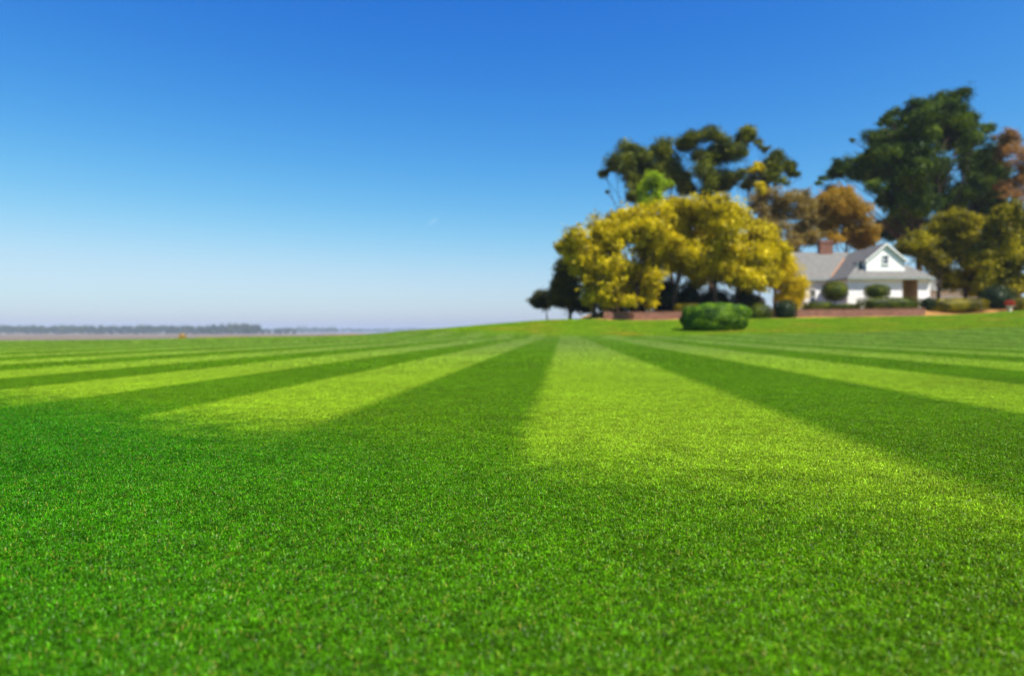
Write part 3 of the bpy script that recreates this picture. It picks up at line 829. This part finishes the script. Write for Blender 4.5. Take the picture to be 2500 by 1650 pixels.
cap.build("coping", M['brick'], bw)

# ------------------------------------------------------------------ the white house
HX0, HX1 = 39.35, 48.95        # main block
HF, HB = 80.0, 93.0
HZ = 2.9
EZ = 6.74                      # eaves
house = thing("house", "white clapboard house with grey hipped roof and front gable", "house", (44.0, HF, HZ))
def clap(mbx, xa, xb, y, z0, z1, profile=None):
    """lapped boards facing -Y; profile(z)->(xa,xb) trims them to a gable"""
    n = int(round((z1 - z0) / 0.21)); st = (z1 - z0) / n
    for i in range(n):
        za, zb = z0 + i * st, z0 + (i + 1) * st
        a0, b0 = (xa, xb) if profile is None else profile(za)
        a1, b1 = (xa, xb) if profile is None else profile(zb)
        if b1 - a1 < 0.02: b1 = a1 = (a1 + b1) / 2; 
        b = len(mbx.v)
        mbx.v += [(a0, y - 0.030, za), (b0, y - 0.030, za), (b1, y - 0.004, zb), (a1, y - 0.004, zb), (a0, y, za), (b0, y, za)]
        mbx.f += [(b, b + 1, b + 2, b + 3), (b, b + 4, b + 5, b + 1)]
def clap_side(mbx, ya, yb, x, z0, z1, sgn):
    n = int(round((z1 - z0) / 0.21)); st = (z1 - z0) / n
    for i in range(n):
        za, zb = z0 + i * st, z0 + (i + 1) * st
        b = len(mbx.v)
        mbx.v += [(x + sgn * 0.03, ya, za), (x + sgn * 0.03, yb, za), (x + sgn * 0.004, yb, zb), (x + sgn * 0.004, ya, zb), (x, ya, za), (x, yb, za)]
        mbx.f += [(b, b + 1, b + 2, b + 3), (b, b + 4, b + 5, b + 1)]

# main block: front wall, porch recess on the right, pier
FW1 = 45.70; PX1 = 47.60
w = MB()
w.box(HX0, FW1, HF, HF + 0.2, HZ - 0.5, EZ)
w.box(HX0, HX0 + 0.2, HF + 0.203, HB, HZ - 0.5, EZ)
w.box(PX1, HX1, HF, HF + 0.2, HZ - 0.5, EZ)
w.box(HX1 - 0.2, HX1, HF + 0.203, HB, HZ - 0.5, EZ)
w.box(HX0 + 0.203, HX1 - 0.203, HB - 0.2, HB, HZ - 0.5, EZ)
clap(w, HX0 + 0.12, FW1 - 0.10, HF, HZ, EZ - 0.25)
clap(w, PX1 + 0.10, HX1 - 0.10, HF, HZ, EZ - 0.25)
clap_side(w, HF + 0.1, HB - 0.1, HX0, HZ, EZ - 0.25, -1)
clap_side(w, HF + 0.1, HB - 0.1, HX1, HZ, EZ - 0.25, 1)
wall = w.build("wall", M['white'], house)
for (xa, xb) in ((HX0 - 0.035, HX0 + 0.12), (FW1 - 0.10, FW1 + 0.035), (PX1 - 0.035, PX1 + 0.10), (HX1 - 0.10, HX1 + 0.035)):
    MB().box(xa, xb, HF - 0.045, HF - 0.002, HZ - 0.3, EZ - 0.02).build("corner_board", M['white'], wall)
MB().box(HX0 - 0.02, HX1 + 0.02, HF - 0.040, HF - 0.003, EZ - 0.249, EZ - 0.021).build("frieze_board", M['white'], wall)
porch = MB()
porch.box(FW1 + 0.0, PX1, HF + 2.4, HF + 2.6, HZ, EZ)
porch.box(FW1 - 0.2, FW1 - 0.003, HF + 0.203, HF + 2.6, HZ, EZ)
porch.box(PX1 + 0.003, PX1 + 0.2, HF + 0.203, HF + 2.6, HZ, EZ)
po = porch.build("porch_wall", M['tanwall'], house)
MB().box(FW1, PX1, HF + 0.02, HF + 2.4, HZ - 0.4, HZ + 0.25).build("porch_floor", M['concrete'], house)
dr = MB().box(46.2, 47.1, HF + 2.34, HF + 2.398, HZ + 0.25, HZ + 2.3).build("door", M['white'], house)
MB().box(46.95, 47.02, HF + 2.28, HF + 2.338, HZ + 1.2, HZ + 1.3).build("door_handle", M['gutter'], dr)

# left wing
LX0, LF, LBk = 36.4, 85.0, 94.0
lw = MB()
lw.box(LX0, HX0 - 0.04, LF, LF + 0.2, HZ - 0.5, 6.95)
lw.box(LX0, LX0 + 0.2, LF + 0.203, LBk, HZ - 0.5, 6.95)
clap(lw, LX0 + 0.1, HX0 - 0.06, LF, HZ, 6.8)
clap_side(lw, LF + 0.1, LBk, LX0, HZ, 6.8, -1)
# gable triangle of the left wing
lw.poly([(LX0 + 0.01, LF, 6.95), (LX0 + 0.01, LBk, 6.95), (LX0 + 0.01, 89.5, 10.55)])
lwo = lw.build("wing_wall", M['white'], house)
def window(xa, xb, za, zb, y, parent=house):
    fr = MB()
    t = 0.09
    fr.box(xa - t, xa, y - 0.07, y + 0.02, za - t, zb + t)
    fr.box(xb, xb + t, y - 0.07, y + 0.02, za - t, zb + t)
    fr.box(xa, xb, y - 0.069, y + 0.02, zb, zb + t)
    fr.box(xa - 0.14, xb + 0.14, y - 0.12, y + 0.02, za - t - 0.04, za - t - 0.003)
    fr.box(xa, xb, y - 0.068, y + 0.02, za - t, za)
    wf = fr.build("window", M['white'], parent)
    zm = (za + zb) / 2
    MB().box(xa, xb, y - 0.055, y - 0.01, zm - 0.03, zm + 0.03).build("sash_bar", M['white'], wf)
    for (a, b) in ((za, zm - 0.031), (zm + 0.031, zb)):
        MB().box(xa, xb, y - 0.042, y - 0.034, a, b).build("pane", M['glass'], wf)
    return wf
window(37.05, 37.75, HZ + 1.0, HZ + 2.7, LF)

# roofs
AX, AY, AZ_ = 44.15, 84.45, 10.75          # front apex of the hipped roof
X0, X1, Y0, YB = 39.10, 49.20, 79.5, 93.5
S = 0.14
rf = MB()
rf.slab([(X0, Y0, EZ), (X1, Y0, EZ), (AX, AY, AZ_)], S)                                   # front hip
rf.slab([(X0, Y0, EZ), (AX, AY, AZ_), (AX, YB - 4.95, AZ_), (X0, YB, EZ)], S)            # left slope
rf.slab([(X1, YB, EZ), (AX, YB - 4.95, AZ_), (AX, AY, AZ_), (X1, Y0, EZ)], S)            # right slope
rf.slab([(X1, YB, EZ), (X0, YB, EZ), (AX, YB - 4.95, AZ_)], S)
roof = rf.build("roof", M['shingle'], house)
LR = 89.5
sl = (10.86 - 6.95) / (LR - 84.55)
wr = MB()
def mx(z): return X0 + (z - EZ) / (AZ_ - EZ) * (AX - X0)                                  # where the wing roof meets the left slope
wr.slab([(35.9, 84.55, 6.95), (mx(6.95), 84.55, 6.95), (AX, LR, 10.80), (35.9, LR, 10.80)], S)
wr.slab([(35.9, LR, 10.80), (AX, LR, 10.80), (mx(6.95), 94.45, 6.95), (35.9, 94.45, 6.95)], S)
wro = wr.build("wing_roof", M['shingle'], house)
va = np.array((mx(6.95), 84.55, 6.95)); vb = np.array((AX, LR, 10.80)); up = np.array([0, 0, 0.05])
vf = MB(); dxy = np.array([0.09, -0.11, 0.0])
q0 = va * 0.92 + vb * 0.08; q1 = va * 0.25 + vb * 0.75
vf.slab([q0 + up - dxy, q0 + up + dxy, q1 + up + dxy, q1 + up - dxy], 0.06)
vf.build("valley_flashing", M['rustmetal'], wro)
# eaves: gutter along the front and left
gt = MB().box(X0 - 0.06, X1 + 0.06, Y0 - 0.10, Y0 - 0.003, EZ - 0.22, EZ - 0.03)
gt.box(X0 - 0.10, X0 - 0.003, Y0 + 0.003, 84.3, EZ - 0.22, EZ - 0.03)
gt.box(35.9, mx(6.95) - 0.3, 84.45, 84.547, 6.72, 6.92)
gt.build("gutter", M['gutter'], roof)
sof = MB().box(X0 + 0.02, X1 - 0.02, Y0 + 0.01, HF - 0.05, EZ - 0.20, EZ - 0.16)
sof.build("soffit", M['white'], roof)

# front gable dormer
GX0, GX1, GF = 41.77, 46.30, 80.5
gb, ge, ga = 7.40, 8.88, 10.75
gxm = (GX0 + GX1) / 2
def gprof(z):
    if z <= ge: return GX0 + 0.02, GX1 - 0.02
    k = (z - ge) / (ga - 0.06 - ge); return GX0 + 0.02 + (gxm - GX0) * k, GX1 - 0.02 - (GX1 - gxm) * k
dm = MB()
dm.poly([(GX0, GF, gb - 0.5), (GX1, GF, gb - 0.5), (GX1, GF, ge), (gxm, GF, ga - 0.05), (GX0, GF, ge)])
dm.poly([(GX0, GF, gb - 0.5), (GX0, GF, ge), (GX0, 83.6, ge), (GX0, 83.6, gb - 0.5)])
dm.poly([(GX1, GF, gb - 0.5), (GX1, 83.6, gb - 0.5), (GX1, 83.6, ge), (GX1, GF, ge)])
clap(dm, GX0, GX1, GF, gb, ga - 0.06, gprof)
dmo = dm.build("gable_wall", M['white'], house)
gr = MB()
ov = 0.25
slope = (ga - ge) / (gxm - GX0)
for sgn, xe in ((-1, GX0), (1, GX1)):
    e = (xe + sgn * ov, GF - 0.28, ge - slope * ov + 0.10); a = (gxm, GF - 0.28, ga + 0.10)
    e2 = (xe + sgn * ov, 83.2, e[2]); a2 = (gxm, 84.6, a[2])
    gr.slab([e, a, a2, e2] if sgn > 0 else [a, e, e2, a2], 0.10)
gr.build("gable_roof", M['shingle'], house)
for sgn, xe in ((-1, GX0), (1, GX1)):
    tr = MB()
    e = np.array((xe + sgn * ov, GF - 0.31, ge - slope * ov + 0.07)); a = np.array((gxm, GF - 0.31, ga + 0.07))
    dn = np.array([0, 0, -0.20])
    tr.poly([e, a, a + dn, e + dn]); b = np.array([0, 0.028, 0])
    tr.poly([e + b, e + dn + b, a + dn + b, a + b]); tr.poly([e, e + dn, e + dn + b, e + b]); tr.poly([e + dn, a + dn, a + dn + b, e + dn + b]); tr.poly([e, e + b, a + b, a])
    tr.build("rake_board", M['white'], dmo)
window(43.72, 44.34, 8.42, 9.38, GF - 0.03)
MB().tube([(41.05, 81.2, 8.0), (41.05, 81.2, 8.55)], [0.11, 0.11], 9).tube([(41.05, 81.2, 8.55), (41.05, 81.2, 8.70)], [0.16, 0.16], 9).build("vent_pipe", M['gutter'], roof)

# chimney on the wing ridge
ch = MB()
cxa, cxb, cy = 40.20, 41.85, 89.1
ch.box(cxa, cxb, cy, cy + 0.8, 10.0, 11.95)
ch.box(cxa - 0.06, cxb + 0.06, cy - 0.06, cy + 0.86, 11.953, 12.15)
ch.box(cxa - 0.02, cxb + 0.02, cy - 0.02, cy + 0.82, 12.153, 12.30)
cho = ch.build("chimney", M['brick'], wro)
MB().box(cxa - 0.10, cxb + 0.10, cy - 0.10, cy + 0.90, 12.303, 12.38).build("chimney_cap", M['concrete'], cho)

# ------------------------------------------------------------------ things glimpsed behind the trees
sh = thing("outbuilding", "low white outbuilding glimpsed between the olive tree trunks", "building", (60.0, 96.0, gz(60, 96)))
z0 = gz(60, 96)
wl_ = MB(); wl_.box(53.5, 66.5, 96.0, 101.0, z0 - 0.4, z0 + 3.0); clap(wl_, 53.5, 66.5, 96.0, z0, z0 + 3.0)
wl_.build("wall", M['white'], sh)
rr_ = MB()
rr_.slab([(53.0, 95.4, z0 + 3.0), (67.0, 95.4, z0 + 3.0), (67.0, 98.5, z0 + 4.8), (53.0, 98.5, z0 + 4.8)], 0.12)
rr_.slab([(53.0, 98.5, z0 + 4.8), (67.0, 98.5, z0 + 4.8), (67.0, 101.6, z0 + 3.0), (53.0, 101.6, z0 + 3.0)], 0.12)
rr_.build("roof", M['shingle'], sh)

# flower pot at the right edge
pa = P(2465, 757, 74.6); zp = gz(pa[0], 74.6)
pot = thing("flower_pot", "pale pot of red flowers beside the hedge at the right edge", "flower pot", (pa[0], 74.6, zp))
mbp = MB(); c0 = np.array([pa[0], 74.6, zp - 0.02])
mbp.tube([c0, c0 + [0, 0, 0.08], c0 + [0, 0, 0.10], c0 + [0, 0, 0.5], c0 + [0, 0, 0.52], c0 + [0, 0, 0.6]], [0.22, 0.22, 0.17, 0.30, 0.35, 0.35], 14)
mbp.build("pot", M['stone'], pot, True)
r_ = np.random.default_rng(77)
u = unit(900, r_); pts = u * np.array([0.5, 0.5, 0.33]) * (0.6 + 0.45 * r_.random((900, 1))) + np.array([0, 0, 0.86])
v, f = leaf_quads(pts, unit(900, r_), np.full(900, 0.10), 0.7, r_)
obj("flowers", mesh_np("flowers", v, f, {"rnd": np.repeat(r_.random(900), 4)}), M['red'], pot)

# ------------------------------------------------------------------ far woods beyond the marsh
def far_wood(name, label, specs, seed, dens):
    r = np.random.default_rng(seed)
    Pn, Nn, Sz = [], [], []
    for (px0, px1, D0, D1, h0, h1, step) in specs:
        px = px0
        while px < px1:
            D = r.uniform(D0, D1); h = r.uniform(h0, h1); x = (px - 1250) / F * D
            for q in range(5):
                rad = h * r.uniform(0.22, 0.36)
                c = np.array([x + r.normal(0, h * 0.25), D + r.normal(0, h * 0.25), -11.0 + max(rad * 0.6, h * r.uniform(0.25, 0.78))])
                m = dens
                d = unit(m, r)
                Pn.append(c + d * rad * (0.5 + 0.55 * r.random((m, 1))) * np.array([1, 1, 0.85])); Nn.append(d); Sz.append(np.full(m, h * 0.12))
            px += step * r.uniform(0.6, 1.4)
    Pn = np.concatenate(Pn); Nn = np.concatenate(Nn); Sz = np.concatenate(Sz)
    v, f = leaf_quads(Pn, Nn, Sz * r.uniform(0.7, 1.3, len(Sz)), 0.7, r)
    o = obj(name, mesh_np(name, v, f, {"rnd": np.repeat(r.random(len(Pn)), 4)}), M['far'])
    tag(o, label, "woods", None, "stuff")
    return o
far_wood("far_wood", "hazy band of far woods across the marsh at the left",
         [(-500, 530, 2150, 2300, 27, 32, 10), (520, 630, 2100, 2250, 32, 39, 9), (-500, 640, 2300, 2450, 29, 35, 12), (640, 720, 2200, 2300, 17, 23, 10)], 91, 80)
far_wood("far_wood", "faint blue low line of distant woods near the centre of the horizon",
         [(640, 1400, 3600, 4000, 27, 34, 8), (690, 820, 3500, 3700, 32, 42, 8)], 92, 40)

# ------------------------------------------------------------------ dry grass fringe along the crest at the left
def dry_fringe():
    r = np.random.default_rng(55)
    n = 9000
    t = r.random(n)
    px = 455 + 480 * t
    D = np.interp(px, [300, 600, 900, 1000], [36, 42, 50, 55]) + r.normal(0.4, 0.5, n)
    x = (px - 1250) / F * D
    z = ground_z(x, D) - 0.02
    hgt = r.uniform(0.10, 0.24, n) * np.minimum(1, 6 * (1 - t)) * np.minimum(1, 0.4 + 8 * t)
    th = r.random(n) * 2 * np.pi; ph = r.random(n) * 2 * np.pi
    s_ = np.stack([np.cos(ph), np.sin(ph), 0 * ph], -1) * 0.008
    b = np.stack([x, D, z], -1); tip = b + np.stack([np.cos(th) * hgt * 0.3, np.sin(th) * hgt * 0.3, hgt], -1)
    v = np.stack([b - s_, b + s_, tip], 1).reshape(-1, 3)
    f = (np.arange(n) * 3)[:, None] + np.arange(3)[None, :]
    o = obj("dry_grass", mesh_np("dry_grass", v, f, {"rnd": np.repeat(r.random(n), 3)}), M['drygrass'])
    tag(o, "low fringe of dry tan grass along the far left crest of the lawn", "grass", None, "stuff")
dry_fringe()

# ------------------------------------------------------------------ one tiny cloud wisp, high beyond the haze
cm = bpy.data.materials.new("cloud_wisp"); cm.use_nodes = True
ct = cm.node_tree; ct.nodes.clear()
c_out = ct.nodes.new("ShaderNodeOutputMaterial"); c_vol = ct.nodes.new("ShaderNodeVolumePrincipled")
c_tc = ct.nodes.new("ShaderNodeTexCoord"); c_len = ct.nodes.new("ShaderNodeVectorMath"); c_len.operation = 'LENGTH'
c_no = ct.nodes.new("ShaderNodeTexNoise"); c_no.inputs["Scale"].default_value = 2.2; c_no.inputs["Detail"].default_value = 4
ct.links.new(c_tc.outputs["Object"], c_len.inputs[0]); ct.links.new(c_tc.outputs["Object"], c_no.inputs["Vector"])
c_f = ct.nodes.new("ShaderNodeMapRange"); c_f.inputs[1].default_value = 1.0; c_f.inputs[2].default_value = 0.0; c_f.inputs[3].default_value = -0.55; c_f.inputs[4].default_value = 0.25
ct.links.new(c_len.outputs["Value"], c_f.inputs[0])
c_a = ct.nodes.new("ShaderNodeMath"); c_a.operation = 'ADD'; ct.links.new(c_f.outputs[0], c_a.inputs[0]); ct.links.new(c_no.outputs[0], c_a.inputs[1])
c_s = ct.nodes.new("ShaderNodeMath"); c_s.operation = 'SUBTRACT'; c_s.inputs[1].default_value = 0.35; ct.links.new(c_a.outputs[0], c_s.inputs[0])
c_m = ct.nodes.new("ShaderNodeMath"); c_m.operation = 'MULTIPLY'; c_m.use_clamp = True; c_m.inputs[1].default_value = 0.012; ct.links.new(c_s.outputs[0], c_m.inputs[0])
ct.links.new(c_m.outputs[0], c_vol.inputs["Density"]); c_vol.inputs["Color"].default_value = (1, 1, 1, 1)
ct.links.new(c_vol.outputs[0], c_out.inputs["Volume"])
_th = np.linspace(0, 2 * np.pi, 16, endpoint=False); _ph = np.linspace(-np.pi / 2, np.pi / 2, 9)
_T, _H = np.meshgrid(_th, _ph)
_q = np.stack([np.cos(_H) * np.cos(_T), np.cos(_H) * np.sin(_T), np.sin(_H)], -1).reshape(-1, 3)
_i = (np.arange(8)[:, None] * 16 + np.arange(16)[None, :]).reshape(-1); _j = (np.arange(8)[:, None] * 16 + (np.arange(16)[None, :] + 1) % 16).reshape(-1)
cloud = obj("cloud", mesh_np("cloud", _q, np.stack([_i, _j, _j + 16, _i + 16], -1)), cm, None, tuple(P(1058, 540, 2500)))
cloud.scale = (62, 36, 26); cloud.rotation_euler = (0, math.radians(-18), 0)
tag(cloud, "tiny faint white cloud wisp low in the blue sky", "cloud", None, "stuff")

# ------------------------------------------------------------------ the air
hm = bpy.data.materials.new("haze_air"); hm.use_nodes = True
hn = hm.node_tree.nodes; hn.clear()
ho = hn.new("ShaderNodeOutputMaterial"); pv = hn.new("ShaderNodeVolumePrincipled")
pv.inputs["Color"].default_value = (0.72, 0.83, 1.0, 1)
pv.inputs["Density"].default_value = 0.00013
hm.node_tree.links.new(pv.outputs[0], ho.inputs["Volume"])
hz = MB().box(-5300, 5300, -5300, 5300, -15.0, 36.0).build("haze", hm)
hz["kind"] = "stuff"; hz["label"] = "pale even haze in the air over the marsh and lawn"
